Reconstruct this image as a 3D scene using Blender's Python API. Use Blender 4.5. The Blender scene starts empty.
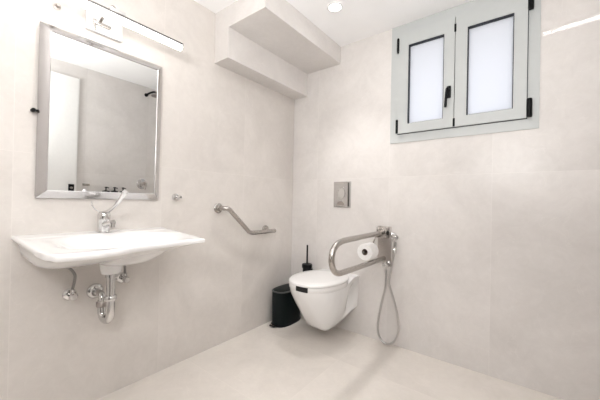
import bpy, bmesh, math
from mathutils import Vector, Matrix
PI = math.pi
scn = bpy.context.scene
COL = scn.collection

# ------------------------------------------------------------------ materials
def nodes_of(name):
    m = bpy.data.materials.new(name); m.use_nodes = True
    nt = m.node_tree
    return m, nt, nt.nodes, nt.links, nt.nodes['Principled BSDF']

def plain(name, col, rough=.5, metal=0., spec=.5, coat=0., var=.03, scale=40., bump=0.):
    """principled colour with a little procedural mottling"""
    m, nt, N, L, b = nodes_of(name)
    tc = N.new('ShaderNodeTexCoord'); no = N.new('ShaderNodeTexNoise')
    no.inputs['Scale'].default_value = scale; no.inputs['Detail'].default_value = 3
    L.new(tc.outputs['Object'], no.inputs['Vector'])
    r = N.new('ShaderNodeValToRGB')
    a = [max(0, c*(1-var)) for c in col]; d = [min(1, c*(1+var)) for c in col]
    r.color_ramp.elements[0].position = .35; r.color_ramp.elements[1].position = .65
    r.color_ramp.elements[0].color = (*a, 1); r.color_ramp.elements[1].color = (*d, 1)
    L.new(no.outputs['Fac'], r.inputs['Fac']); L.new(r.outputs['Color'], b.inputs['Base Color'])
    b.inputs['Roughness'].default_value = rough; b.inputs['Metallic'].default_value = metal
    b.inputs['Specular IOR Level'].default_value = spec
    b.inputs['Coat Weight'].default_value = coat; b.inputs['Coat Roughness'].default_value = .05
    if bump:
        bp = N.new('ShaderNodeBump'); bp.inputs['Strength'].default_value = bump; bp.inputs['Distance'].default_value = .002
        L.new(no.outputs['Fac'], bp.inputs['Height']); L.new(bp.outputs['Normal'], b.inputs['Normal'])
    return m

def emit(name, col, strength):
    m, nt, N, L, b = nodes_of(name)
    b.inputs['Base Color'].default_value = (*col, 1)
    b.inputs['Emission Color'].default_value = (*col, 1)
    b.inputs['Emission Strength'].default_value = strength
    return m

def tile(name, ua, u0, up, va, v0, vp, base, rough=.26, spec=.4, grout_mix=.28, seed=0., light_grout=False, soft=0.):
    """large-format stone-look porcelain with hairline joints"""
    m, nt, N, L, b = nodes_of(name)
    tc = N.new('ShaderNodeTexCoord'); sx = N.new('ShaderNodeSeparateXYZ')
    L.new(tc.outputs['Object'], sx.inputs[0])
    def M(op, a, bb=None):
        n = N.new('ShaderNodeMath'); n.operation = op
        for i, v in enumerate((a, bb)):
            if v is None: continue
            if isinstance(v, (int, float)): n.inputs[i].default_value = v
            else: L.new(v, n.inputs[i])
        return n.outputs[0]
    def cell(ax, o, p):
        return M('DIVIDE', M('SUBTRACT', sx.outputs[ax], o), p)
    cu, cv = cell(ua, u0, up), cell(va, v0, vp)
    def line(c, p):
        f = M('FRACT', c); d = M('MINIMUM', f, M('SUBTRACT', 1.0, f))
        return M('LESS_THAN', M('MULTIPLY', d, p), .0014)
    g = M('MAXIMUM', line(cu, up), line(cv, vp))
    # a per-tile offset so the stone pattern breaks at the joints
    cb = N.new('ShaderNodeCombineXYZ'); L.new(M('FLOOR', cu), cb.inputs[0]); L.new(M('FLOOR', cv), cb.inputs[1])
    cb.inputs[2].default_value = seed
    sc = N.new('ShaderNodeVectorMath'); sc.operation = 'SCALE'; sc.inputs['Scale'].default_value = 3.15
    L.new(cb.outputs[0], sc.inputs[0])
    ad = N.new('ShaderNodeVectorMath'); ad.operation = 'ADD'
    L.new(tc.outputs['Object'], ad.inputs[0]); L.new(sc.outputs[0], ad.inputs[1])
    n1 = N.new('ShaderNodeTexNoise'); n1.inputs['Scale'].default_value = 2.4; n1.inputs['Detail'].default_value = 7; n1.inputs['Roughness'].default_value = .62; n1.inputs['Distortion'].default_value = .8
    n2 = N.new('ShaderNodeTexNoise'); n2.inputs['Scale'].default_value = 14.; n2.inputs['Detail'].default_value = 6; n2.inputs['Roughness'].default_value = .7; n2.inputs['Distortion'].default_value = 1.6
    for n in (n1, n2): L.new(ad.outputs[0], n.inputs['Vector'])
    r1 = N.new('ShaderNodeValToRGB'); e = r1.color_ramp.elements
    e[0].position = .3; e[1].position = .72
    e[0].color = (base[0]*(.905+soft), base[1]*(.90+soft), base[2]*(.895+soft), 1); e[1].color = (base[0]*1.05, base[1]*1.05, base[2]*1.05, 1)
    L.new(n1.outputs['Fac'], r1.inputs['Fac'])
    r2 = N.new('ShaderNodeValToRGB'); e = r2.color_ramp.elements
    e[0].position = .3; e[1].position = .72; e[0].color = (.965+soft*.5, .962+soft*.5, .96+soft*.5, 1); e[1].color = (1.03, 1.03, 1.03, 1)
    L.new(n2.outputs['Fac'], r2.inputs['Fac'])
    mx = N.new('ShaderNodeMix'); mx.data_type = 'RGBA'; mx.blend_type = 'MULTIPLY'; mx.inputs['Factor'].default_value = 1
    L.new(r1.outputs['Color'], mx.inputs['A']); L.new(r2.outputs['Color'], mx.inputs['B'])
    # thin pale veins
    n3 = N.new('ShaderNodeTexNoise'); n3.inputs['Scale'].default_value = 3.; n3.inputs['Detail'].default_value = 5; n3.inputs['Distortion'].default_value = 2.2
    L.new(ad.outputs[0], n3.inputs['Vector'])
    v = M('ABSOLUTE', M('SUBTRACT', n3.outputs['Fac'], .56)); v = M('LESS_THAN', v, .003)
    mv = N.new('ShaderNodeMix'); mv.data_type = 'RGBA'; mv.inputs['B'].default_value = (min(1, base[0]*1.15), min(1, base[1]*1.15), min(1, base[2]*1.15), 1)
    L.new(M('MULTIPLY', v, .22), mv.inputs['Factor']); L.new(mx.outputs['Result'], mv.inputs['A'])
    mg = N.new('ShaderNodeMix'); mg.data_type = 'RGBA'
    gc = [c*(1.2 if light_grout else .66) for c in base]
    mg.inputs['B'].default_value = (*[min(1, c) for c in gc], 1)
    L.new(M('MULTIPLY', g, grout_mix), mg.inputs['Factor']); L.new(mv.outputs['Result'], mg.inputs['A'])
    L.new(mg.outputs['Result'], b.inputs['Base Color'])
    rr = M('ADD', rough, M('MULTIPLY', n2.outputs['Fac'], .08))
    L.new(rr, b.inputs['Roughness']); b.inputs['Specular IOR Level'].default_value = spec
    return m

STONE = (.66, .636, .618)
FLOORC = (.685, .645, .602)
MT = {
 'wall_left': tile('stone tile left', 1, -1.2, .62, 2, 1.182, 1.2, (.628, .596, .566), seed=1, light_grout=True),
 'wall_back': tile('stone tile back', 0, 1.505, .62, 2, 1.184, 1.2, STONE, seed=2, light_grout=True),
 'wall_other': tile('stone tile other', 1, -.4, .62, 2, 1.182, 1.2, STONE, seed=3),
 'chase': tile('stone tile chase', 1, -1.2, 1.24, 2, .6, 1.9, STONE, seed=1, rough=.26, soft=.01),
 'floor': tile('stone tile floor', 0, .738, 1.2, 1, -.42, .6, FLOORC, rough=.3, spec=.35, seed=5, light_grout=True),
 'ceiling': plain('ceiling paint', (.92, .92, .925), .8, spec=.1, var=.01, scale=6),
 'door': plain('white lacquer', (.86, .86, .85), .35, var=.01),
 'frame': plain('grey white aluminium', (.475, .495, .492), .38, var=.012, scale=20),
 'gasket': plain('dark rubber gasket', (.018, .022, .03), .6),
 'black_metal': plain('black powder coat', (.006, .0065, .0075), .45, spec=.16),
 'bin_black': plain('satin black steel', (.004, .0075, .008), .36, spec=.16),
 'bin_rim': plain('grey bin rim', (.09, .095, .095), .4, metal=.5),
 'steel': plain('brushed stainless steel', (.47, .445, .42), .25, metal=1., var=.05, scale=90),
 'plate_steel': plain('brushed plate steel', (.42, .385, .36), .4, metal=1., var=.06, scale=120),
 'chrome': plain('polished chrome', (.70, .695, .69), .08, metal=1., var=.01),
 'mirror_frame': plain('polished steel frame', (.62, .61, .61), .2, metal=1., var=.02, scale=12),
 'mirror': plain('mirror silver', (.79, .80, .795), .005, metal=1., var=.0),
 'ceramic': plain('white sanitary ceramic', (.81, .81, .81), .12, spec=.5, coat=.4, var=.006, scale=5),
 'seat': plain('white toilet plastic', (.78, .775, .77), .22, var=.006, scale=5),
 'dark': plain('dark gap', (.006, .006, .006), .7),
 'paper': plain('white tissue paper', (.84, .83, .82), .9, spec=.1, var=.03, scale=60, bump=.25),
 'card': plain('brown grey card core', (.16, .13, .11), .9, spec=.1),
 'hose': plain('ribbed steel hose', (.55, .54, .53), .3, metal=1., var=.1, scale=300),
 'braid': plain('braided steel hose', (.30, .29, .28), .35, metal=.9, var=.2, scale=400),
 'bottle': plain('white dispenser plastic', (.80, .80, .80), .3),
 'backdrop_dark': plain('added dark backdrop', (.10, .095, .09), .7, spec=.1, scale=8),
 'flush': plain('satin chrome', (.60, .59, .58), .16, metal=1., var=.01),
 'bar_steel': plain('dark lamp bar metal', (.16, .155, .15), .5, metal=.6),
 'plate_reflection': plain('chrome dark reflection', (.10, .095, .09), .3, metal=.9),
 'led': emit('warm white diffuser', (1., .97, .94), 16.),
 'spot': emit('downlight lens', (1., .97, .93), 22.),
 'white_ring': plain('white downlight ring', (.85, .85, .85), .5),
 'white_panel': plain('white lamp box', (.80, .80, .80), .4),
}
def pane_mat():
    m, nt, N, L, b = nodes_of('frosted glass')
    out = [n for n in N if n.type == 'OUTPUT_MATERIAL'][0]
    tr = N.new('ShaderNodeBsdfTranslucent'); tr.inputs['Color'].default_value = (.95, .95, .955, 1)
    b.inputs['Base Color'].default_value = (.7, .7, .75, 1); b.inputs['Roughness'].default_value = .25
    no = N.new('ShaderNodeTexNoise'); no.inputs['Scale'].default_value = 200
    bp = N.new('ShaderNodeBump'); bp.inputs['Strength'].default_value = .1; bp.inputs['Distance'].default_value = .001
    L.new(no.outputs['Fac'], bp.inputs['Height']); L.new(bp.outputs['Normal'], b.inputs['Normal'])
    mx = N.new('ShaderNodeMixShader'); mx.inputs[0].default_value = .12
    L.new(tr.outputs[0], mx.inputs[1]); L.new(b.outputs[0], mx.inputs[2]); L.new(mx.outputs[0], out.inputs['Surface'])
    return m
MT['pane'] = pane_mat()

# ------------------------------------------------------------------ mesh helpers
class MB:
    """collects shapes (world coordinates) that become ONE mesh object"""
    def __init__(s): s.bm = bmesh.new(); s.mi = 0
    def faces(s, vs, fs, mi=None):
        v = [s.bm.verts.new(p) for p in vs]; r = []
        for f in fs:
            try: x = s.bm.faces.new([v[i] for i in f]); x.material_index = s.mi if mi is None else mi; r.append(x)
            except ValueError: pass
        return v, r
    def box(s, x0, x1, y0, y1, z0, z1, bev=0., seg=2):
        vs = [(x, y, z) for x in (x0, x1) for y in (y0, y1) for z in (z0, z1)]
        v, f = s.faces(vs, [(0,1,3,2),(4,6,7,5),(0,4,5,1),(2,3,7,6),(0,2,6,4),(1,5,7,3)])
        if bev:
            es = list({e for q in f for e in q.edges})
            bmesh.ops.bevel(s.bm, geom=es, offset=bev, segments=seg, affect='EDGES', profile=.5)
        return s
    def rings(s, rings, cap0=True, cap1=True, closed=True):
        n = len(rings[0]); V = [[s.bm.verts.new(p) for p in r] for r in rings]
        for a, b in zip(V, V[1:]):
            for i in range(n if closed else n-1):
                j = (i+1) % n
                try: f = s.bm.faces.new((a[i], a[j], b[j], b[i])); f.material_index = s.mi
                except ValueError: pass
        for c, q in ((cap0, V[0][::-1]), (cap1, V[-1])):
            if c:
                try: f = s.bm.faces.new(q); f.material_index = s.mi
                except ValueError: pass
        return V
    def tube(s, pts, r, n=16, smooth=0, caps=True, rad=None):
        P = [Vector(p) for p in pts]
        if smooth: P = catmull(P, smooth)
        R = rad if rad else [r]*len(P)
        if rad and len(rad) != len(P):
            R = [rad[0] + (rad[-1]-rad[0])*i/(len(P)-1) for i in range(len(P))] if len(rad) == 2 else [rad[min(len(rad)-1, round(i*(len(rad)-1)/(len(P)-1)))] for i in range(len(P))]
        rings = []; up = None
        for i, p in enumerate(P):
            t = (P[min(i+1, len(P)-1)] - P[max(i-1, 0)]).normalized()
            if up is None:
                up = Vector((0,0,1)) if abs(t.z) < .9 else Vector((1,0,0))
            up = (up - t*up.dot(t)).normalized(); sd = t.cross(up)
            rings.append([p + (up*math.cos(a) + sd*math.sin(a))*R[i] for a in [2*PI*k/n for k in range(n)]])
        s.rings(rings, caps, caps); return s
    def lathe(s, prof, c, axis='Z', n=28, sx=1., sy=1.):
        """prof = [(radius, height)...] revolved about an axis through c"""
        c = Vector(c)
        if isinstance(axis, str): ax = {'X': Vector((1,0,0)), 'Y': Vector((0,1,0)), 'Z': Vector((0,0,1))}[axis]
        else: ax = Vector(axis).normalized()
        u = Vector((0,0,1)) if abs(ax.z) < .9 else Vector((1,0,0))
        u = (u - ax*u.dot(ax)).normalized(); w = ax.cross(u)
        s.rings([[c + ax*h + (u*math.cos(a)*sx + w*math.sin(a)*sy)*max(r, 1e-5) for a in [2*PI*k/n for k in range(n)]] for r, h in prof])
        return s
    def obj(s, name, mats, root=None, sharp=38, weld=1e-6):
        bm = s.bm
        bmesh.ops.remove_doubles(bm, verts=bm.verts, dist=max(weld, 1e-6))
        bmesh.ops.recalc_face_normals(bm, faces=bm.faces)
        for f in bm.faces: f.smooth = True
        for e in bm.edges:
            if len(e.link_faces) == 2 and e.calc_face_angle(0) > math.radians(sharp): e.smooth = False
        off = Vector(root['_w']) if root is not None else Vector((0,0,0))
        bmesh.ops.translate(bm, verts=bm.verts, vec=-off)
        me = bpy.data.meshes.new(name); bm.to_mesh(me); bm.free()
        for m in (mats if isinstance(mats, (list, tuple)) else [mats]): me.materials.append(MT[m])
        o = bpy.data.objects.new(name, me); COL.objects.link(o)
        if root is not None:
            o.parent = root; o['_w'] = root['_w']
        else: o['_w'] = (0.,0.,0.)
        return o

def catmull(P, k):
    out = []
    for i in range(len(P)-1):
        p0, p1, p2, p3 = P[max(i-1,0)], P[i], P[i+1], P[min(i+2, len(P)-1)]
        for j in range(k):
            t = j/k
            out.append(.5*((2*p1) + (p2-p0)*t + (2*p0-5*p1+4*p2-p3)*t*t + (3*p1-p0-3*p2+p3)*t**3))
    out.append(P[-1]); return out

def thing(name, label, cat, loc, group=None):
    o = bpy.data.objects.new(name, None); COL.objects.link(o); o.empty_display_size = .05
    o.location = loc; o['_w'] = tuple(float(c) for c in loc); o['label'] = label; o['category'] = cat
    if group: o['group'] = group
    return o
def struct(o): o['kind'] = 'structure'; return o
def tag(o, label, cat, group=None):
    o['label'] = label; o['category'] = cat
    if group: o['group'] = group
    return o

# ------------------------------------------------------------------ setting
YAW_L = .62
H = 2.2446; W = 2.02; YF = -2.75; TH = .16
WX0, WX1, WZ0 = .89, 1.715, 1.421            # window opening, its head meets the ceiling
struct(MB().box(-.05, W+.05, YF-.05, TH, -.08, 0).obj('floor', 'floor'))
struct(MB().box(-.05, W+.05, YF-.05, .40, H, H+.08).obj('ceiling', 'ceiling'))  # overhang past the back wall added to shade the pane tops
struct(MB().box(-.08, 0, YF-.05, TH, 0, H).obj('wall_left', 'wall_left'))
struct(MB().box(W, W+.08, YF-.05, TH, 0, H).obj('wall_right', 'wall_other'))
b = MB(); b.box(0, .95, YF-.08, YF, 0, H); b.box(.95, 1.93, YF-.08, YF, 2.1, H); b.box(1.93, W, YF-.08, YF, 0, H)
struct(b.obj('wall_front', 'wall_other'))
# dark backdrop added behind the camera to darken reflections in the chrome
d2 = bpy.data.objects.new('dark_backdrop', None); COL.objects.link(d2); d2.location = (1.44, YF, 0); d2['_w'] = (1.44, YF, 0.); struct(d2)
MB().box(.952, 1.928, YF-.06, YF-.02, .004, 2.098, .002).obj('leaf_panel', 'backdrop_dark', d2)
b = MB(); ov = .03
b.box(0, WX0+ov, 0, TH, 0, H); b.box(WX1-ov, W, 0, TH, 0, H); b.box(WX0+ov, WX1-ov, 0, TH, 0, WZ0+ov)
struct(b.obj('wall_back', 'wall_back'))
# tiled pipe chases boxed in under the ceiling, left wall
BY = -.857
struct(MB().box(0, .141, BY, 0, 1.911, H).obj('trim_1', 'chase'))
struct(MB().box(.141, .468, BY, 0, 2.108, H).obj('trim_2', 'chase'))

# window: fixed frame with two frosted casements
win = bpy.data.objects.new('window_1', None); COL.objects.link(win); win.location = (1.3025, 0, WZ0); win['_w'] = (1.3025, 0., WZ0)
struct(win)
SL0, SM, SR1, SZ0, SZ1 = .947, 1.301, 1.660, 1.482, 2.172
fr = MB(); yf, yb = -.007, .07
def ringbox(mb, ax0, ax1, az0, az1, bx0, bx1, bz0, bz1, y0, y1):
    """rectangular frame between an outer (a) and an inner (b) rectangle"""
    A = [(ax0,az0),(ax1,az0),(ax1,az1),(ax0,az1)]; B = [(bx0,bz0),(bx1,bz0),(bx1,bz1),(bx0,bz1)]
    vs = [(x,y,z) for y in (y0,y1) for q in (A,B) for x,z in q]
    fs = []
    for i in range(4):
        j = (i+1)%4
        fs += [(i,j,4+j,4+i), (8+i,12+i,12+j,8+j), (i,8+i,8+j,j), (4+i,4+j,12+j,12+i)]
    mb.faces(vs, fs)
ringbox(fr, WX0, WX1, WZ0, H-.001, SL0+.02, SR1-.02, SZ0+.02, SZ1-.02, yf, yb)
fr.box(SM-.03, SM+.03, .012, yb, SZ0+.015, SZ1-.015)
fr.obj('window_frame', 'frame', win)
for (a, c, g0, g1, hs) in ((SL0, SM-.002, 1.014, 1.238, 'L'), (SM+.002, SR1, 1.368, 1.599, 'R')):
    gz0, gz1 = 1.543, 2.084
    y0, y1 = -.024, .03
    s = MB(); ringbox(s, a, c, SZ0, SZ1, g0, g1, gz0, gz1, y0, y1)
    sash = s.obj('sash', 'frame', win)
    # dark strip painted in as the sash's shadow gap, along bottom and hinge edges
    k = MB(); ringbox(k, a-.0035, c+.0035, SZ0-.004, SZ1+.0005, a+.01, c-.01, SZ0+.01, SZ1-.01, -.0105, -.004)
    k.obj('shadow_strip', 'gasket', sash)
    k = MB(); ringbox(k, g0-.001, g1+.001, gz0-.001, gz1+.001, g0+.0045, g1-.0045, gz0+.003, gz1-.0045, -.0195, .012)
    k.obj('gasket', 'gasket', sash)
    MB().box(g0-.002, g1+.002, .006, .012, gz0-.002, gz1+.002).obj('pane', 'pane', sash)
    hx = a-.004 if hs == 'L' else c+.012
    for z0, z1 in (((1.484, 1.578), (2.045, 2.145)) if hs == 'L' else ((1.484, 1.585), (2.075, 2.19))):
        h = MB(); hw = .008 if hs == 'L' else .013
        h.tube([(hx, -.026, z0), (hx, -.026, z1)], hw*.85, 14)
        h.box(hx-hw, hx+hw, -.03, -.006, z0+.003, z1-.003, .002)
        h.obj('hinge', 'black_metal', sash)
    if hs == 'L':
        h = MB()
        h.box(1.257, 1.283, -.034, -.022, 1.665, 1.742, .005)          # rose
        h.tube([(1.27, -.03, 1.715), (1.27, -.062, 1.715), (1.266, -.068, 1.70), (1.26, -.068, 1.60)], .008, 12, 4)
        h.obj('window_handle', 'black_metal', sash)
    else:
        for z0, z1 in ((1.484, 1.535), (2.075, 2.125)):                # dark marks painted in as part of the centre shadow gap
            MB().box(SM-.006, SM+.006, -.0275, -.02, z0, z1, .002).obj('centre_gap_shade', 'black_metal', sash)

# door on the opposite wall, met only in the mirror
door = bpy.data.objects.new('door_1', None); COL.objects.link(door); door.location = (W, -1.5, 0); door['_w'] = (W, -1.5, 0.); struct(door)
DY0, DY1, DZ = -1.96, -1.094, 2.11
MB().box(W-.03, W-.002, DY0, DY1, .004, DZ, .003).obj('leaf_panel', 'door', door)
f = MB(); f.box(W-.014, W-.001, DY1+.003, DY1+.012, 0, DZ+.012); f.box(W-.014, W-.001, DY0-.05, DY0-.003, 0, DZ+.05)
f.obj('door_frame', 'door', door)
dl = MB().box(W-.038, W-.029, -1.155, -1.107, .975, 1.055, .003).obj('lock_plate', 'black_metal', door)
k = MB(); k.lathe([(.012,0),(.012,.006),(.009,.012),(0,.012)], (W-.038, -1.131, 1.02), (-1,0,0), 16); k.obj('thumb_turn', 'plate_steel', dl)

# ------------------------------------------------------------------ mirror
AL = math.radians(1.0)
mir = thing('wall_mirror', 'rectangular wall mirror with polished steel frame above the wash basin', 'mirror', (0, -1.495, .994))
M0, M1, MZ0, MH = -1.751, -1.222, .991, .752
def mp(d, y, v): return (d*math.cos(AL) + v*math.sin(AL)*1., y, MZ0 + v*math.cos(AL) - d*math.sin(AL))
def rect(d, iy, iv): return [mp(d, M0+iy, iv), mp(d, M1-iy, iv), mp(d, M1-iy, MH-iv), mp(d, M0+iy, MH-iv)]
b = MB(); b.rings([rect(.004, .0, .0), rect(.012, .0, .0), rect(.014, .002, .002), rect(.032, .030, .030), rect(.034, .033, .033), rect(.033, .035, .035), rect(.030, .036, .036), rect(.006, .036, .036)], False, False)
b.obj('frame', 'mirror_frame', mir, sharp=15)
b = MB(); b.faces(rect(.0305, .0345, .0345), [(0,1,2,3)]); b.faces(rect(.004, .002, .002), [(3,2,1,0)])
b.obj('mirror_glass', 'mirror', mir)
b = MB(); b.lathe([(.008,0),(.008,.02),(.006,.024),(0,.024)], (.004, -1.764, 1.362), 'X', 16); b.tube([(.016,-1.764,1.362),(.016,-1.749,1.362)], .005, 10)
b.obj('pivot_bracket', 'black_metal', mir)
wf = thing('wall_fitting', 'tiny dark metal stub on the wall just above the upper left corner of the mirror', 'wall fitting', (0, -1.69, 1.843))
MB().lathe([(.013,0),(.013,.006),(.008,.008),(.008,.022),(.006,.025),(0,.025)], (0, -1.69, 1.843), 'X', 16).obj('stub', 'plate_steel', wf)

# ------------------------------------------------------------------ vanity light
vl = thing('vanity_light', 'slim chrome bar light glowing white on the wall above the mirror', 'light', (0, -1.505, 1.85))
LX, LZ, L0, L1 = .20, 1.812, -1.80, -1.207
MB().box(0, .022, -1.585, -1.43, 1.795, 1.905, .004).obj('wall_box', 'white_panel', vl)
b = MB(); b.tube([(.02,-1.53,1.845),(.09,-1.53,1.865),(LX-.02,-1.53,1.86),(LX,-1.53,LZ+.012)], .006, 10, 4)
b.box(.02, .034, -1.562, -1.485, 1.826, 1.842, .003); b.box(.02, .03, -1.56, -1.548, 1.80, 1.85, .002)
b.obj('arm', 'steel', vl)
b = MB(); b.box(LX-.012, LX+.016, -1.556, -1.49, LZ+.008, LZ+.026, .003); b.obj('clamp', 'chrome', vl)
MB().box(LX-.016, LX+.016, L0, L1, LZ+.001, LZ+.012, .003).obj('bar', 'bar_steel', vl)
b = MB(); prof = [(-.013,LZ+.001),(-.014,LZ-.012),(-.009,LZ-.022),(0,LZ-.025),(.009,LZ-.022),(.014,LZ-.012),(.013,LZ+.001)]
b.rings([[(LX+x, y, z) for x, z in prof] for y in (L0+.006, L1-.006)]); b.obj('diffuser', 'led', vl)

# ------------------------------------------------------------------ wash basin
ba = thing('wash_basin', 'wide white ceramic wash basin with pointed corners on the left wall under the mirror', 'wash basin', (0, -1.505, .70))
XF = [(0,.40),(.014,.497),(.042,.531),(.10,.546),(.175,.553),(.26,.555),(.365,.541),(.5,.513),(.62,.502),(.76,.496),(.87,.499),(.96,.502),(1,.503)]
def lin(tab, t):
    for (a, p), (c, q) in zip(tab, tab[1:]):
        if t <= c: return p + (q-p)*(t-a)/(c-a)
    return tab[-1][1]
def xf(t):   # slightly smoothed front outline
    return sum(lin(XF, min(1, max(0, t+d))) for d in (-.012, 0, .012))/3 if .05 < t < .98 else lin(XF, t)
NT, NS = 66, 44
ts = [0,.004,.009,.015,.022,.03,.04] + [.05 + .92*i/(NT-14) for i in range(NT-13)] + [.978,.984,.99,.995,.998,1]
ss = [0,.01] + [.02+.94*i/(NS-8) for i in range(NS-7)] + [.97,.978,.985,.991,.996,1]
def sstep(a, c, v):
    v = min(1, max(0, (v-a)/(c-a))); return v*v*(3-2*v)
def xy(s, t):
    x = s*xf(t); yr = -1.192 - .057*s - (.0 if s < .9 else .0)
    return x, -1.82 + (yr+1.82)*t
def edge_d(s, t):
    return min(.62*t, .62*(1-t), (1-s)*xf(t))
def ztop(s, t):
    x, y = xy(s, t)
    z = .834 - .014*s
    # shallow bowl
    r = (abs((y+1.507)/.262)**2.6 + abs((x-.305)/.212)**2.6)**(1/2.6)
    z -= .095*(1-sstep(.25, 1.0, r))
    # soft trough sloping in from the rim lip
    z -= .0025*sstep(.012, .05, edge_d(s, t))*(0 if x < .11 else 1)
    e = edge_d(s, t); k = max(0, 1-e/.005); z -= .005*k*k
    return z
def zbot(s, t):
    tau = 2*t-1; p = 12. if tau < 0 else 2.5
    g = max(0, 1-abs(tau)**p)**(.75)
    gx = max(0, 1-s**3.0)
    e = edge_d(s, t); k = sstep(.014, .032, .62*t)*sstep(0, .05, .62*(1-t))
    base = .834 - .014*s - .021
    kk = max(0, 1-e/.007)
    return base - .088*g*gx*k + .007*kk*kk
b = MB()
T = [[b.bm.verts.new((*xy(s,t), ztop(s,t))) for s in ss] for t in ts]
U = [[b.bm.verts.new((*xy(s,t), min(zbot(s,t), ztop(s,t)-.006))) for s in ss] for t in ts]
nt_, ns_ = len(ts), len(ss)
for i in range(nt_-1):
    for j in range(ns_-1):
        b.bm.faces.new((T[i][j], T[i+1][j], T[i+1][j+1], T[i][j+1])); b.bm.faces.new((U[i][j], U[i][j+1], U[i+1][j+1], U[i+1][j]))
for i in range(nt_-1):
    for j in (0, ns_-1): b.bm.faces.new((T[i][j], T[i+1][j], U[i+1][j], U[i][j]))
for j in range(ns_-1):
    for i in (0, nt_-1): b.bm.faces.new((T[i][j], T[i][j+1], U[i][j+1], U[i][j]))
DX, DY = .158, -1.507
b.lathe([(.0,.735),(.047,.735),(.046,.70),(.044,.674),(.041,.657),(.036,.651),(0,.651)], (DX, DY, 0), 'Z', 32)
b.obj('basin', 'ceramic', ba, sharp=50)
b = MB(); b.lathe([(.007,0),(.013,0),(.013,.004),(.009,.006),(.007,.003)], (.1215, -1.507, .788), (.85,0,.5), 20); b.obj('overflow_ring', 'chrome', ba)
b = MB(); b.lathe([(.0,0),(.008,0),(.008,.002),(0,.002)], (.1215, -1.507, .788), (.85,0,.5), 16); b.obj('overflow_hole', 'dark', ba)
b = MB(); b.lathe([(0,0),(.03,0),(.03,.003),(.02,.006),(0,.007)], (.29, -1.507, .7155), 'Z', 24); b.obj('waste_plug', 'chrome', ba)

# mixer tap
tp = thing('mixer_tap', 'chrome mixer tap with long curved lever on the wash basin', 'tap', (.058, -1.507, .828))
b = MB(); b.lathe([(0,.8335),(.030,.8335),(.030,.836),(.026,.838),(.026,.886),(.027,.888),(.027,.9),(0,.9)], (.058,-1.507,0), 'Z', 28); b.obj('body', 'chrome', tp)
b = MB(); b.tube([(.07,-1.507,.868),(.12,-1.507,.878),(.165,-1.507,.884)], .014, 16, 4, rad=[.017,.013]); b.lathe([(.012,0),(.012,.02),(.009,.021),(0,.021)], (.158,-1.507,.862), 'Z', 16); b.obj('spout', 'chrome', tp)
b = MB(); b.lathe([(0,.9),(.027,.9),(.028,.912),(.024,.926),(.012,.932),(0,.933)], (.058,-1.507,0), 'Z', 28); b.obj('cap', 'chrome', tp)
b = MB(); b.tube([(.06,-1.507,.925),(.11,-1.507,.935),(.17,-1.507,.955),(.235,-1.507,.987),(.28,-1.507,1.018),(.29,-1.507,1.026)], .007, 12, 5, rad=[.010,.009,.0085,.009,.011,.010]); b.obj('lever', 'chrome', tp)
b = MB(); b.tube([(.05,-1.515,.928),(.055,-1.535,.936),(.06,-1.553,.952),(.06,-1.562,.98)], .0028, 8, 5); b.lathe([(0,-.004),(.004,-.003),(.005,0),(.004,.003),(0,.004)], (.06,-1.558,.961), 'Z', 10); b.obj('side_rod', 'chrome', tp)

# drain trap
dt = thing('drain_trap', 'chrome drain pipe with U-shaped trap under the wash basin', 'drain pipe', (DX, DY, .40))
b = MB(); b.tube([(DX,DY,.648),(DX,DY,.53)], .018, 20); b.lathe([(.018,.634),(.024,.634),(.024,.647),(.018,.647)], (DX,DY,0), 'Z', 20); b.obj('tail_pipe', 'chrome', dt)
b = MB(); b.lathe([(.019,.526),(.024,.526),(.026,.53),(.026,.546),(.023,.55),(.018,.55)], (DX,DY,0), 'Z', 20); b.obj('nut', 'chrome', dt)
rx, ry = .082, -1.516
arc = [(DX,DY,.535),(DX,DY,.48),(DX,DY,.468)]
cx_, cy_ = (DX+rx)/2, (DY+ry)/2
for k in range(1, 10):
    a = PI*k/10; arc.append((cx_+(DX-cx_)*math.cos(a), cy_+(DY-cy_)*math.cos(a), .468-.040*math.sin(a)))
arc += [(rx,ry,.468),(rx,ry,.50),(rx,ry,.512)]
b = MB(); b.tube(arc, .0185, 20); b.obj('u_bend', 'chrome', dt)
b = MB(); b.lathe([(.016,.484),(.024,.484),(.0245,.488),(.0245,.504),(.022,.508),(.016,.508)], (rx,ry,0), 'Z', 18); b.obj('nut', 'plate_steel', dt)
b = MB(); b.tube([(rx,ry,.505),(rx,ry,.522),(rx-.012,ry,.538),(.04,-1.518,.541),(.0,-1.52,.541)], .015, 16, 5); b.obj('elbow', 'chrome', dt)
b = MB(); b.lathe([(.016,.0),(.036,0),(.036,.004),(.03,.012),(.02,.015),(.016,.015)], (.0005,-1.52,.541), 'X', 26); b.obj('wall_flange', 'chrome', dt)

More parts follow.
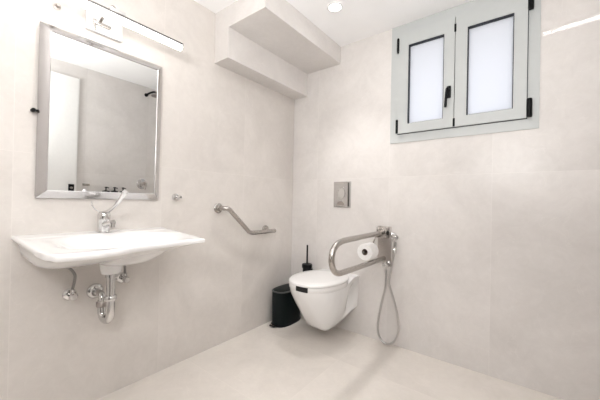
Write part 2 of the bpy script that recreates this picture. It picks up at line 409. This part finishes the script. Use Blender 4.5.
def angle_valve(y, z, label, dirn, hose):
    v = thing('angle_valve', label, 'valve', (0, y, z), None)
    b = MB(); b.lathe([(0,0),(.028,0),(.028,.003),(.022,.010),(.012,.012),(0,.012)], (.0005,y,z), 'X', 22); b.obj('wall_flange', 'chrome', v)
    b = MB(); b.tube([(.01,y,z),(.055,y,z)], .0105, 14); b.tube([(.04,y,z),(.04,y+.02*dirn,z+.0)], .009, 12); b.tube([(.042,y,z-.004),(.042,y,z+.03)], .0085, 12); b.obj('body', 'chrome', v)
    b = MB(); b.lathe([(0,0),(.013,0),(.016,.004),(.016,.018),(.013,.022),(0,.022)], (.05,y,z), 'X', 10); b.obj('handle', 'chrome', v)
    if hose:
        h = MB(); h.tube(hose, .006, 10, 8); h.obj('supply_hose', 'braid', v)
    return v
angle_valve(-1.622, .548, 'chrome angle valve with curved dark hose left of the drain trap', 1,
            [(.042,-1.622,.575),(.043,-1.616,.61),(.05,-1.616,.645),(.065,-1.64,.68),(.09,-1.68,.70),(.10,-1.70,.716)])
angle_valve(-1.402, .582, 'small chrome angle valve right of the drain trap, partly behind the drain pipe', 1,
            [(.042,-1.402,.61),(.042,-1.404,.65),(.05,-1.42,.69),(.055,-1.43,.715)])

# robe hook
rh = thing('robe_hook', 'small round chrome peg hook on the left wall right of the mirror', 'hook', (0, -1.116, 1.009))
MB().lathe([(0,0),(.021,0),(.021,.008),(.018,.016),(.012,.018),(0,.018)], (.0005,-1.116,1.009), 'X', 24).obj('base', 'chrome', rh)
b = MB(); b.lathe([(.006,.016),(.006,.05),(.0095,.054),(.0095,.062),(.007,.066),(0,.066)], (0,-1.116,1.009), 'X', 14); b.obj('peg', 'chrome', rh)

# angled grab bar on the left wall
gb = thing('grab_bar', 'angled stainless steel grab bar on the left wall near the corner', 'grab bar', (0, -.55, .76))
pts = [(.004,-.805,.941),(.045,-.805,.941),(.065,-.80,.941),(.076,-.785,.939),(.08,-.765,.928),(.08,-.735,.90),(.08,-.665,.838),(.08,-.605,.783),(.08,-.59,.771),(.08,-.565,.762),(.08,-.53,.760),(.08,-.42,.760),(.08,-.315,.760)]
b = MB(); b.tube(pts, .0155, 18, 5); b.tube([(.08,-.318,.76),(.08,-.309,.76)], .0155, 18, rad=[.0155,.011]); b.tube([(.004,-.345,.765),(.08,-.345,.761)], .010, 12); b.obj('tube', 'steel', gb)
for y, z in ((-.805,.941), (-.345,.765)):
    MB().lathe([(0,0),(.035,0),(.035,.006),(.031,.010),(.016,.012),(0,.012)], (.0005,y,z), 'X', 28).obj('wall_flange', 'steel', gb)

# ------------------------------------------------------------------ flush plate
fp = thing('flush_plate', 'rectangular chrome flush plate on the back wall above the toilet', 'flush plate', (.508, 0, .955))
FX0, FX1, FZ0, FZ1 = .432, .584, .956, 1.160
b = MB()
rr = lambda i, y: [(FX0+i, y, FZ0+i), (FX1-i, y, FZ0+i), (FX1-i, y, FZ1-i), (FX0+i, y, FZ1-i)]
b.rings([rr(0,-.0005), rr(0,-.006), rr(.003,-.011), rr(.006,-.013)], True, True); b.obj('plate', 'flush', fp, sharp=20)
b = MB(); b.lathe([(.030,.0),(.036,0),(.037,.002),(.036,.004),(.031,.004),(.030,.002),(.0,.0015),(0,0)], (.505,-.013,1.068), (0,-1,0), 32, sx=1.25, sy=.92); b.obj('flush_button', 'chrome', fp)
b = MB(); n = 18; P = [(.503+.034*math.cos(PI*k/n), .972+.034*math.sin(PI*k/n)) for k in range(n+1)]
b.rings([[(x,-.0125,z) for x,z in P], [(x,-.0165,z) for x,z in P]]); b.obj('half_flush_button', 'plate_steel', fp)
b = MB(); b.box(FX1-.021, FX1-.006, -.0145, -.0125, FZ0+.008, FZ1-.008, .0006); b.obj('reflection_strip', 'plate_reflection', fp)  # dark strip painted in as a reflection on the plate's right side

# ------------------------------------------------------------------ toilet
CX = .502
to = thing('toilet', 'white wall-hung toilet with closed lid on the back wall beside the corner', 'toilet', (CX, 0, .09))
def tab(tb, v):
    for (a, p), (c, q) in zip(tb, tb[1:]):
        if v <= c:
            u = (v-a)/(c-a); return p+(q-p)*u
    return tb[-1][1]
def smt(tb, v, w=.02): return sum(tab(tb, min(tb[-1][0], max(tb[0][0], v+d))) for d in (-w, -w/2, 0, w/2, w))/5
ZR = .408                                             # rim height
LB = .525
wt = [(0,.165),(.08,.165),(.16,.170),(.24,.178),(.32,.182),(.38,.176),(.43,.158),(.47,.130),(.50,.094),(.517,.055),(.525,.006)]
zb = [(0,.19),(.06,.165),(.14,.12),(.22,.092),(.29,.086),(.33,.105),(.37,.145),(.41,.20),(.45,.262),(.485,.32),(.51,.36),(.525,.392)]
wb = [(0,.150),(.08,.125),(.16,.098),(.24,.082),(.30,.072),(.36,.060),(.42,.05),(.48,.04),(.525,.004)]
ds = [0,.004]+[.02*i for i in range(1,22)]+[.43,.44,.45,.46,.47,.48,.488,.495,.502,.508,.513,.517,.520,.523,.525]
ds = sorted(set(round(d,4) for d in ds))
rings = []
for d in ds:
    w0, z0, w1 = tab(wt, d), smt(zb, d) if .02 < d < .5 else tab(zb, d), tab(wb, d)
    w1 = min(w1, w0*.96); zt = ZR + .036*(1-sstep(.06, .25, d))
    r = []
    hgt = zt-z0
    # concave pinch on the flank near the wall (room for the fixing bolts)
    pin = .046*math.exp(-((d-.095)/.042)**2)
    prof = []
    K = 14
    for k in range(K+1):
        u = k/K                                       # 0 top .. 1 bottom
        sh = (1-u**2.0)                               # full at rim, easing in to the keel
        ww = w1 + (w0-w1)*sh
        if u > .93: ww *= 1-((u-.93)/.07)**2*.16
        ww -= pin*math.sin(PI*min(1, max(0, (u-.10)/.75)))**1.2
        prof.append((ww, zt-hgt*u))
    r = [(CX+w, -d, z) for w, z in prof] + [(CX-w, -d, z) for w, z in prof[::-1]]
    rings.append(r)
b = MB(); b.rings(rings, True, True)
# rounded rim deck
b.obj('bowl', 'ceramic', to, sharp=45)
def outline(L, back, w, n=64, ex=2.35, wback=None):
    """D-shaped seat outline: half super-ellipse front, straight rounded back; starts at front centre"""
    yc = -(back + (L-back)*.42); P = []
    for k in range(n):
        a = 2*PI*k/n
        c_, s_ = math.cos(a), math.sin(a)
        px = abs(s_)**(2/ex)*(1 if s_ >= 0 else -1); py = abs(c_)**(2/ex)*(1 if c_ >= 0 else -1)
        if c_ >= 0: P.append((w*px, yc - (L+yc)*py))
        else:
            px = abs(s_)**(2/3.4)*(1 if s_ >= 0 else -1); py = -abs(c_)**(2/3.4)
            P.append((w*px*(1-.27*abs(py)**1.5), yc - (-back-yc)*py*-1*-1 if False else yc + (-back-yc)*abs(py)))
    return P
def shrink(P, f, cy=-.3): return [(x*f, cy+(y-cy)*f) for x, y in P]
LS = .533
SO = outline(LS, .075, .186, 72)
# seat: thick slab with an open notch at its front
NX = .018; NWH = .043
def notch(P, depth):
    return [(x, y+depth) if (abs(x-NX) < NWH and y < -.4) else (x, y) for x, y in P]
SO2 = outline(LS, .075, .186, 240)
b = MB()
r0 = [(CX+x, y, ZR+.001) for x, y in notch(shrink(SO2,.985), .07)]
r1 = [(CX+x, y, ZR+.006) for x, y in notch(SO2, .07)]
r2 = [(CX+x, y, ZR+.030) for x, y in notch(SO2, .07)]
r3 = [(CX+x, y, ZR+.034) for x, y in notch(shrink(SO2,.985), .07)]
V = b.rings([r0, r1, r2, r3], True, True)
b.bm.faces.ensure_lookup_table()
for f in b.bm.faces:
    c = f.calc_center_median()
    if len(f.verts) == 4 and abs(c.x-CX-NX) < NWH+.003 and c.y < -.38: f.material_index = 1  # notch faces coloured dark for the shade inside
b.obj('seat', ['seat', 'dark'], to, sharp=50)
# dark shadow under the open front of the seat
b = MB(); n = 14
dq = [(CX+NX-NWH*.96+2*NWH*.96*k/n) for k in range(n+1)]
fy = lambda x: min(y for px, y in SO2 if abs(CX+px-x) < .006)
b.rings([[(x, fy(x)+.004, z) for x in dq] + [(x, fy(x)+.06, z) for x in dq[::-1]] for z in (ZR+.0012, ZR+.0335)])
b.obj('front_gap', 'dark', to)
lid = MB(); LO = outline(LS+.004, .07, .189, 96)
zz = lambda f, base, y: base + .000*y
lid.rings([[(CX+x, y, ZR+.0345) for x, y in shrink(LO,.98)], [(CX+x, y, ZR+.038) for x, y in LO], [(CX+x, y, ZR+.046) for x, y in LO], [(CX+x, y, ZR+.051) for x, y in shrink(LO,.985)], [(CX+x, y, ZR+.054) for x, y in shrink(LO,.95)], [(CX+x, y, ZR+.057) for x, y in shrink(LO,.7)], [(CX+x, y, ZR+.058) for x, y in shrink(LO,.3)]])
lid.obj('lid', 'seat', to, sharp=50)
b = MB()
for sx in (-.075, .075): b.tube([(CX+sx-.028, -.058, ZR+.026),(CX+sx+.028, -.058, ZR+.026)], .013, 14)
b.box(CX-.10, CX+.10, -.075, -.045, ZR-.002, ZR+.014, .004)
b.obj('hinge', 'seat', to)
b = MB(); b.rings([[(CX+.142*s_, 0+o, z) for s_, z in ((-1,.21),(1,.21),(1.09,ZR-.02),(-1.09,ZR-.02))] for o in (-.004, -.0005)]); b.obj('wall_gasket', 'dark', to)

# ------------------------------------------------------------------ pedal bin
bn = thing('pedal_bin', 'oval black pedal bin on the floor in the corner, left of the toilet', 'bin', (.10, -.172, 0))
def oval(a, c, z, n=48, ex=2.8, cx=.098, cy=-.172):
    P = []
    for k in range(n):
        t = 2*PI*k/n; c_, s_ = math.cos(t), math.sin(t)
        P.append((cx+a*abs(c_)**(2/ex)*(1 if c_>=0 else -1), cy+c*abs(s_)**(2/ex)*(1 if s_>=0 else -1), z))
    return P
A, C = .078, .142
MB().rings([oval(A-.012,C-.012,.004), oval(A-.003,C-.003,.010), oval(A-.003,C-.003,.258), oval(A,C,.268), oval(A,C,.274)], True, True) 
b = MB(); b.rings([oval(A-.010,C-.010,.0), oval(A-.003,C-.003,.008), oval(A-.002,C-.002,.150), oval(A,C,.262), oval(A,C,.268), oval(A-.004,C-.004,.268)]); b.obj('body', 'bin_black', bn)
b = MB(); b.rings([oval(A+.001,C+.001,.268), oval(A+.0025,C+.0025,.270), oval(A+.0025,C+.0025,.276), oval(A,C,.278), oval(A-.006,C-.006,.278), oval(A-.006,C-.006,.269)], True, True); b.obj('rim', 'bin_rim', bn)
b = MB(); b.rings([oval(A-.007,C-.007,.2785), oval(A-.008,C-.008,.282), oval(A-.02,C-.02,.285), oval(A*.4,C*.4,.287)]); b.obj('lid', 'bin_black', bn)
b = MB(); b.rings([oval(A+.002,C+.002,.0), oval(A+.003,C+.003,.003), oval(A+.003,C+.003,.012), oval(A-.004,C-.004,.016)]); b.obj('base_ring', 'black_metal', bn)
b = MB(); b.box(.07,.125,-.352,-.300,.010,.020,.004); b.obj('pedal', 'black_metal', bn)
b = MB(); b.box(.074,.121,-.346,-.326,.0205,.0225,.0008); b.obj('pedal_pad', 'steel', bn)

# ------------------------------------------------------------------ toilet brush
tb = thing('toilet_brush', 'slim black toilet brush and holder on the back wall behind the toilet', 'toilet brush', (.218, -.06, .14))
b = MB(); b.lathe([(0,.14),(.030,.14),(.034,.146),(.036,.20),(.036,.442),(.034,.445),(0,.445)], (.218,-.06,0), 'Z', 28); b.box(.20,.236,-.03,-.0005,.38,.43,.003); b.obj('holder', 'black_metal', tb)
b = MB(); b.lathe([(0,.4455),(.042,.4455),(.043,.449),(.043,.472),(.039,.476),(.006,.478),(0,.478)], (.218,-.06,0), 'Z', 28); b.obj('lid', 'black_metal', tb)
b = MB(); b.lathe([(0,.477),(.0068,.477),(.0068,.63),(.005,.634),(0,.634)], (.218,-.06,0), 'Z', 14); b.obj('handle', 'black_metal', tb)

# ------------------------------------------------------------------ fold-down rail
RX = .862
fd = thing('fold_down_grab_rail', 'stainless steel U-shaped fold-down grab rail on the back wall right of the toilet', 'grab rail', (RX, 0, .60))
b = MB(); b.box(.812, .912, -.008, -.0005, .575, .832, .002); b.obj('wall_plate', 'plate_steel', fd)
b = MB(); b.box(.828,.834,-.075,-.006,.752,.826,.002); b.box(.892,.898,-.075,-.006,.752,.826,.002); b.box(.828,.898,-.02,-.0085,.745,.83,.002); b.obj('hinge_bracket', 'steel', fd)
b = MB(); b.lathe([(0,0),(.016,0),(.016,.006),(.010,.010),(0,.010)], (.898,-.046,.789), 'X', 18); b.obj('bolt', 'dark', fd)
pts = [(RX,-.014,.789),(RX,-.12,.788),(RX,-.40,.785),(RX,-.56,.784),(RX,-.62,.781),(RX,-.672,.770),(RX,-.712,.742),(RX,-.726,.70),(RX,-.718,.660),(RX,-.692,.627),(RX,-.648,.610),(RX,-.58,.606),(RX,-.40,.604),(RX,-.10,.602),(RX,-.012,.602)]
b = MB(); b.tube(pts, .0165, 20, 6); b.obj('rail_tube', 'steel', fd)
b = MB(); b.tube([(RX,-.148,.772),(RX-.012,-.148,.75),(RX-.022,-.148,.72),(RX-.029,-.149,.69),(RX-.031,-.156,.677),(RX-.031,-.18,.673),(RX-.031,-.275,.673)], .0042, 10, 5); b.lathe([(0,0),(.008,0),(.008,.006),(0,.006)], (RX-.031,-.275,.673), (0,-1,0), 12); b.obj('roll_holder', 'steel', fd)
rl = thing('toilet_roll', 'white toilet paper roll hanging inside the fold-down grab rail', 'toilet paper', (RX-.015, -.235, .60))
RC = (RX-.031, 0, .673)
b = MB(); R0, R1 = .0545, .021; ya, yb_ = -.262, -.162
prof = [(R1,ya),(R1+.001,ya-.001),(R0-.003,ya-.001),(R0,ya+.002),(R0,yb_-.002),(R0-.003,yb_),(R1,yb_),(R1,ya)]
b.lathe(prof, RC, 'Y', 36)
for f in list(b.bm.faces):
    if len(f.verts) > 4: b.bm.faces.remove(f)
b.obj('paper', 'paper', rl)
b = MB(); b.lathe([(R1-.0005,ya+.001),(R1-.0005,yb_-.001),(R1-.003,yb_-.001),(R1-.003,ya+.001),(R1-.0005,ya+.001)], RC, 'Y', 28)
for f in list(b.bm.faces):
    if len(f.verts) > 4: b.bm.faces.remove(f)
b.obj('core', 'card', rl)

# ------------------------------------------------------------------ bidet spray
bs = thing('bidet_spray', 'chrome hand bidet spray with looped metal hose right of the toilet', 'bidet spray', (.95, 0, .55))
b = MB(); b.lathe([(0,0),(.016,0),(.016,.004),(.008,.006),(.008,.038),(0,.038)], (.945,-.0005,.757), (0,-1,0), 16); b.box(.93,.962,-.062,-.036,.742,.772,.004); b.obj('holder', 'chrome', bs)
b = MB(); b.tube([(.952,-.049,.668),(.952,-.049,.70),(.952,-.05,.745),(.952,-.052,.772)], .009, 14, 4, rad=[.008,.0095,.010,.011]); b.lathe([(0,-.004),(.016,-.004),(.016,.022),(.011,.03),(0,.03)], (.952,-.05,.778), (-.75,-.5,.3), 16); b.obj('spray_head', 'chrome', bs)
b = MB(); b.box(.957,.967,-.062,-.046,.685,.735,.003); b.lathe([(.008,.655),(.013,.655),(.013,.682),(.009,.69)], (.952,-.049,0), 'Z', 14); b.obj('trigger', 'chrome', bs)
hp = [(.893,-.05,.545),(.897,-.05,.48),(.893,-.052,.40),(.866,-.055,.28),(.846,-.056,.16),(.848,-.057,.085),(.872,-.058,.038),(.915,-.058,.022),(.957,-.057,.045),(.985,-.056,.10),(.992,-.055,.17),(.972,-.056,.28),(.935,-.062,.40),(.922,-.064,.46),(.938,-.058,.57),(.951,-.05,.66)]
b = MB(); b.tube(hp, .0078, 12, 9); b.obj('hose', 'hose', bs)
va = MB(); va.lathe([(0,0),(.020,0),(.020,.004),(.012,.008),(.011,.04),(.011,.062),(0,.062)], (.893,-.0085,.566), (0,-1,0), 18); va.tube([(.893,-.05,.566),(.893,-.05,.535)], .009, 12); vv = va.obj('stop_valve', 'chrome', bs)
b = MB(); b.lathe([(0,0),(.015,0),(.018,.004),(.018,.016),(.014,.02),(0,.02)], (.893,-.068,.566), (0,-1,0), 10); b.obj('knob', 'chrome', vv)

# ------------------------------------------------------------------ ceiling downlight
SP = (.681, -.446)
dn = thing('recessed_downlight', 'round white recessed downlight in the ceiling, lit', 'light', (*SP, H))
b = MB(); b.lathe([(.036,.0),(.052,0),(.053,-.003),(.050,-.006),(.038,-.005),(.036,.0)], (*SP,H), 'Z', 32)
for f in list(b.bm.faces):
    if len(f.verts) > 4: b.bm.faces.remove(f)
b.obj('trim_ring', 'white_ring', dn)
b = MB(); b.lathe([(0,-.002),(.036,-.002),(.036,-.0005),(0,-.0005)], (*SP,H), 'Z', 28); b.obj('lens', 'spot', dn)

# ------------------------------------------------------------------ what the mirror shows of the opposite wall
sh = thing('shower_shelf', 'slim steel shelf on the opposite wall, seen in the mirror under the soap dispensers', 'shelf', (W, -.75, .835))
b = MB(); b.box(W-.11, W-.0005, -.90, -.60, .837, .845, .002); b.box(W-.012, W-.0005, -.90, -.60, .845, .87, .002); b.obj('shelf_board', 'steel', sh)
def dispenser(y, label):
    d = thing('soap_dispenser', label, 'soap dispenser', (W-.055, y, .845), 'soap dispensers reflected in the mirror')
    b = MB(); b.lathe([(0,0),(.032,0),(.034,.004),(.034,.11),(.030,.128),(.014,.138),(.012,.145),(0,.145)], (W-.055,y,.8455), 'Z', 24); b.obj('bottle', 'bottle', d)
    b = MB(); b.lathe([(0,.145),(.017,.145),(.017,.16),(.007,.164),(.006,.186),(.013,.188),(.013,.198),(0,.2)], (W-.055,y,.8455), 'Z', 18); b.tube([(W-.055,y,1.0375),(W-.095,y+.012,1.0335)], .005, 8); b.box(W-.08,W-.03,y-.028,y+.028,.988,1.003,.004); b.obj('pump', 'black_metal', d)
    return d
d0 = dispenser(-.832, 'white soap bottle with black pump in the mirror, leftmost of three reflected pumps')
for y, lb in ((-.748, 'white soap bottle with black pump in the mirror, middle of three reflected pumps'), (-.664, 'white soap bottle with black pump in the mirror, rightmost of three reflected pumps')):
    c = d0.copy(); COL.objects.link(c); c.location = (W-.055, y, .845); c['label'] = lb
    for ch in list(d0.children):
        k = ch.copy(); COL.objects.link(k); k.parent = c
sm = thing('shower_mixer', 'chrome shower mixer on the opposite wall, reflected in the lower right of the mirror', 'shower mixer', (W, -.44, 1.10))
b = MB(); b.lathe([(0,0),(.062,0),(.062,.006),(.056,.01),(0,.01)], (W-.0005,-.44,1.095), (-1,0,0), 30); b.obj('wall_plate', 'chrome', sm)
b = MB(); b.lathe([(0,.01),(.026,.01),(.026,.05),(.022,.055),(0,.055)], (W,-.44,1.095), (-1,0,0), 22); b.tube([(W-.045,-.44,1.095),(W-.07,-.44,1.07),(W-.085,-.44,1.03)], .009, 10); b.obj('lever', 'plate_steel', sm)
sw = thing('rain_shower', 'dark shower head on a short arm high on the opposite wall, reflected in the mirror', 'shower head', (W, -.44, 2.14))
b = MB(); b.lathe([(0,0),(.02,0),(.02,.008),(0,.008)], (W-.0005,-.43,2.15), (-1,0,0), 16); b.tube([(W,-.43,2.15),(W-.08,-.42,2.165),(W-.15,-.41,2.165),(W-.19,-.405,2.15)], .01, 12, 4); b.obj('arm', 'black_metal', sw)
b = MB(); b.lathe([(0,0),(.012,0),(.014,-.02),(.05,-.03),(.052,-.04),(0,-.04)], (W-.19,-.405,2.15), (.1,0,1), 22); b.obj('rose', 'plate_steel', sw)
th = thing('towel_hook', 'tiny grey double hook on the opposite wall, reflected beside the door in the mirror', 'hook', (W, -.997, 1.055))
b = MB(); b.box(W-.006, W-.0005, -1.03, -.965, 1.045, 1.068, .002); b.obj('base', 'steel', th)
for y in (-1.018, -.978): MB().tube([(W-.005,y,1.056),(W-.03,y,1.05),(W-.036,y,1.066)], .0045, 8, 3).obj('peg', 'steel', th)

# ------------------------------------------------------------------ light
def spot(x, y, e, size=150, z=H-.03, r=.04):
    l = bpy.data.lights.new('downlight_and_fill', 'SPOT'); l.energy = e; l.spot_size = math.radians(size); l.spot_blend = .7
    l.shadow_soft_size = r; l.color = (1, .98, .96)
    o = bpy.data.objects.new('downlight_and_fill', l); COL.objects.link(o); o.location = (x, y, z)
    return o
spot(*SP, 48, 84, r=.02)
spot(*SP, 3, 150)
spot(.70, -1.55, 8)  # unseen lamp without a fixture, added as extra room light
# behind the camera: fill lamp added to brighten the ceiling, and a soft flash
def area(x, y, z, e, size, rot):
    l = bpy.data.lights.new('fill_flash_lamp', 'AREA'); l.energy = e; l.shape = 'DISK'; l.size = size; l.color = (1, .99, .98)
    o = bpy.data.objects.new('fill_flash_lamp', l); COL.objects.link(o); o.location = (x, y, z); o.rotation_euler = rot
area(1.35, -2.3, 1.5, 56, .5, (PI - .25, .15, 0))
area(1.60, -2.40, 1.45, 18, .25, (PI/2, 0, YAW_L))

# unseen lamp added to throw a narrow light streak on the back wall
l = bpy.data.lights.new('streak_lamp', 'AREA'); l.energy = .05; l.shape = 'RECTANGLE'; l.size = .26; l.size_y = .008; l.spread = math.radians(.7)
o = bpy.data.objects.new('streak_lamp', l); COL.objects.link(o); o.location = (.05, -1.30, 1.745)
dv = Vector((1.88, 0, 1.94)) - Vector(o.location); o.rotation_euler = dv.to_track_quat('-Z', 'Y').to_euler()

w = bpy.data.worlds.new('sky'); scn.world = w; w.use_nodes = True
N, L = w.node_tree.nodes, w.node_tree.links
bg = N['Background']
tc = N.new('ShaderNodeTexCoord'); sp = N.new('ShaderNodeSeparateXYZ'); L.new(tc.outputs['Generated'], sp.inputs[0])
rp = N.new('ShaderNodeValToRGB'); e = rp.color_ramp.elements
e[0].position = .40; e[0].color = (.42, .415, .41, 1); e[1].position = .6; e[1].color = (.84, .89, 1., 1)
mr = N.new('ShaderNodeMapRange'); mr.inputs['From Min'].default_value = -1; mr.inputs['From Max'].default_value = 1
L.new(sp.outputs['Z'], mr.inputs['Value']); L.new(mr.outputs['Result'], rp.inputs['Fac']); L.new(rp.outputs['Color'], bg.inputs['Color'])
bg.inputs['Strength'].default_value = 3.15

# ------------------------------------------------------------------ camera
F, YAW, PIT, ROL = 293.9069, .6578, .0035, .0197
v = Vector((-math.sin(YAW)*math.cos(PIT), math.cos(YAW)*math.cos(PIT), math.sin(PIT)))
r = Vector((math.cos(YAW), math.sin(YAW), 0)); u = r.cross(v)
r2 = r*math.cos(ROL)+u*math.sin(ROL); u2 = -r*math.sin(ROL)+u*math.cos(ROL)
cd = bpy.data.cameras.new('camera'); cam = bpy.data.objects.new('camera', cd); COL.objects.link(cam)
m = Matrix((r2, u2, -v)).transposed().to_4x4(); m.translation = Vector((1.6692, -2.0518, 1.0)); cam.matrix_world = m
cd.sensor_fit = 'HORIZONTAL'; cd.sensor_width = 36; cd.lens = 36*F/600; cd.clip_start = .02
scn.camera = cam

for o in scn.objects:
    if '_w' in o: del o['_w']
scn.view_settings.view_transform = 'Standard'; scn.view_settings.look = 'None'
scn.view_settings.exposure = -0.64; scn.view_settings.gamma = 1.0
try:
    scn.cycles.use_denoising = True; scn.cycles.max_bounces = 14; scn.cycles.diffuse_bounces = 8; scn.cycles.sample_clamp_indirect = 8
except Exception: pass
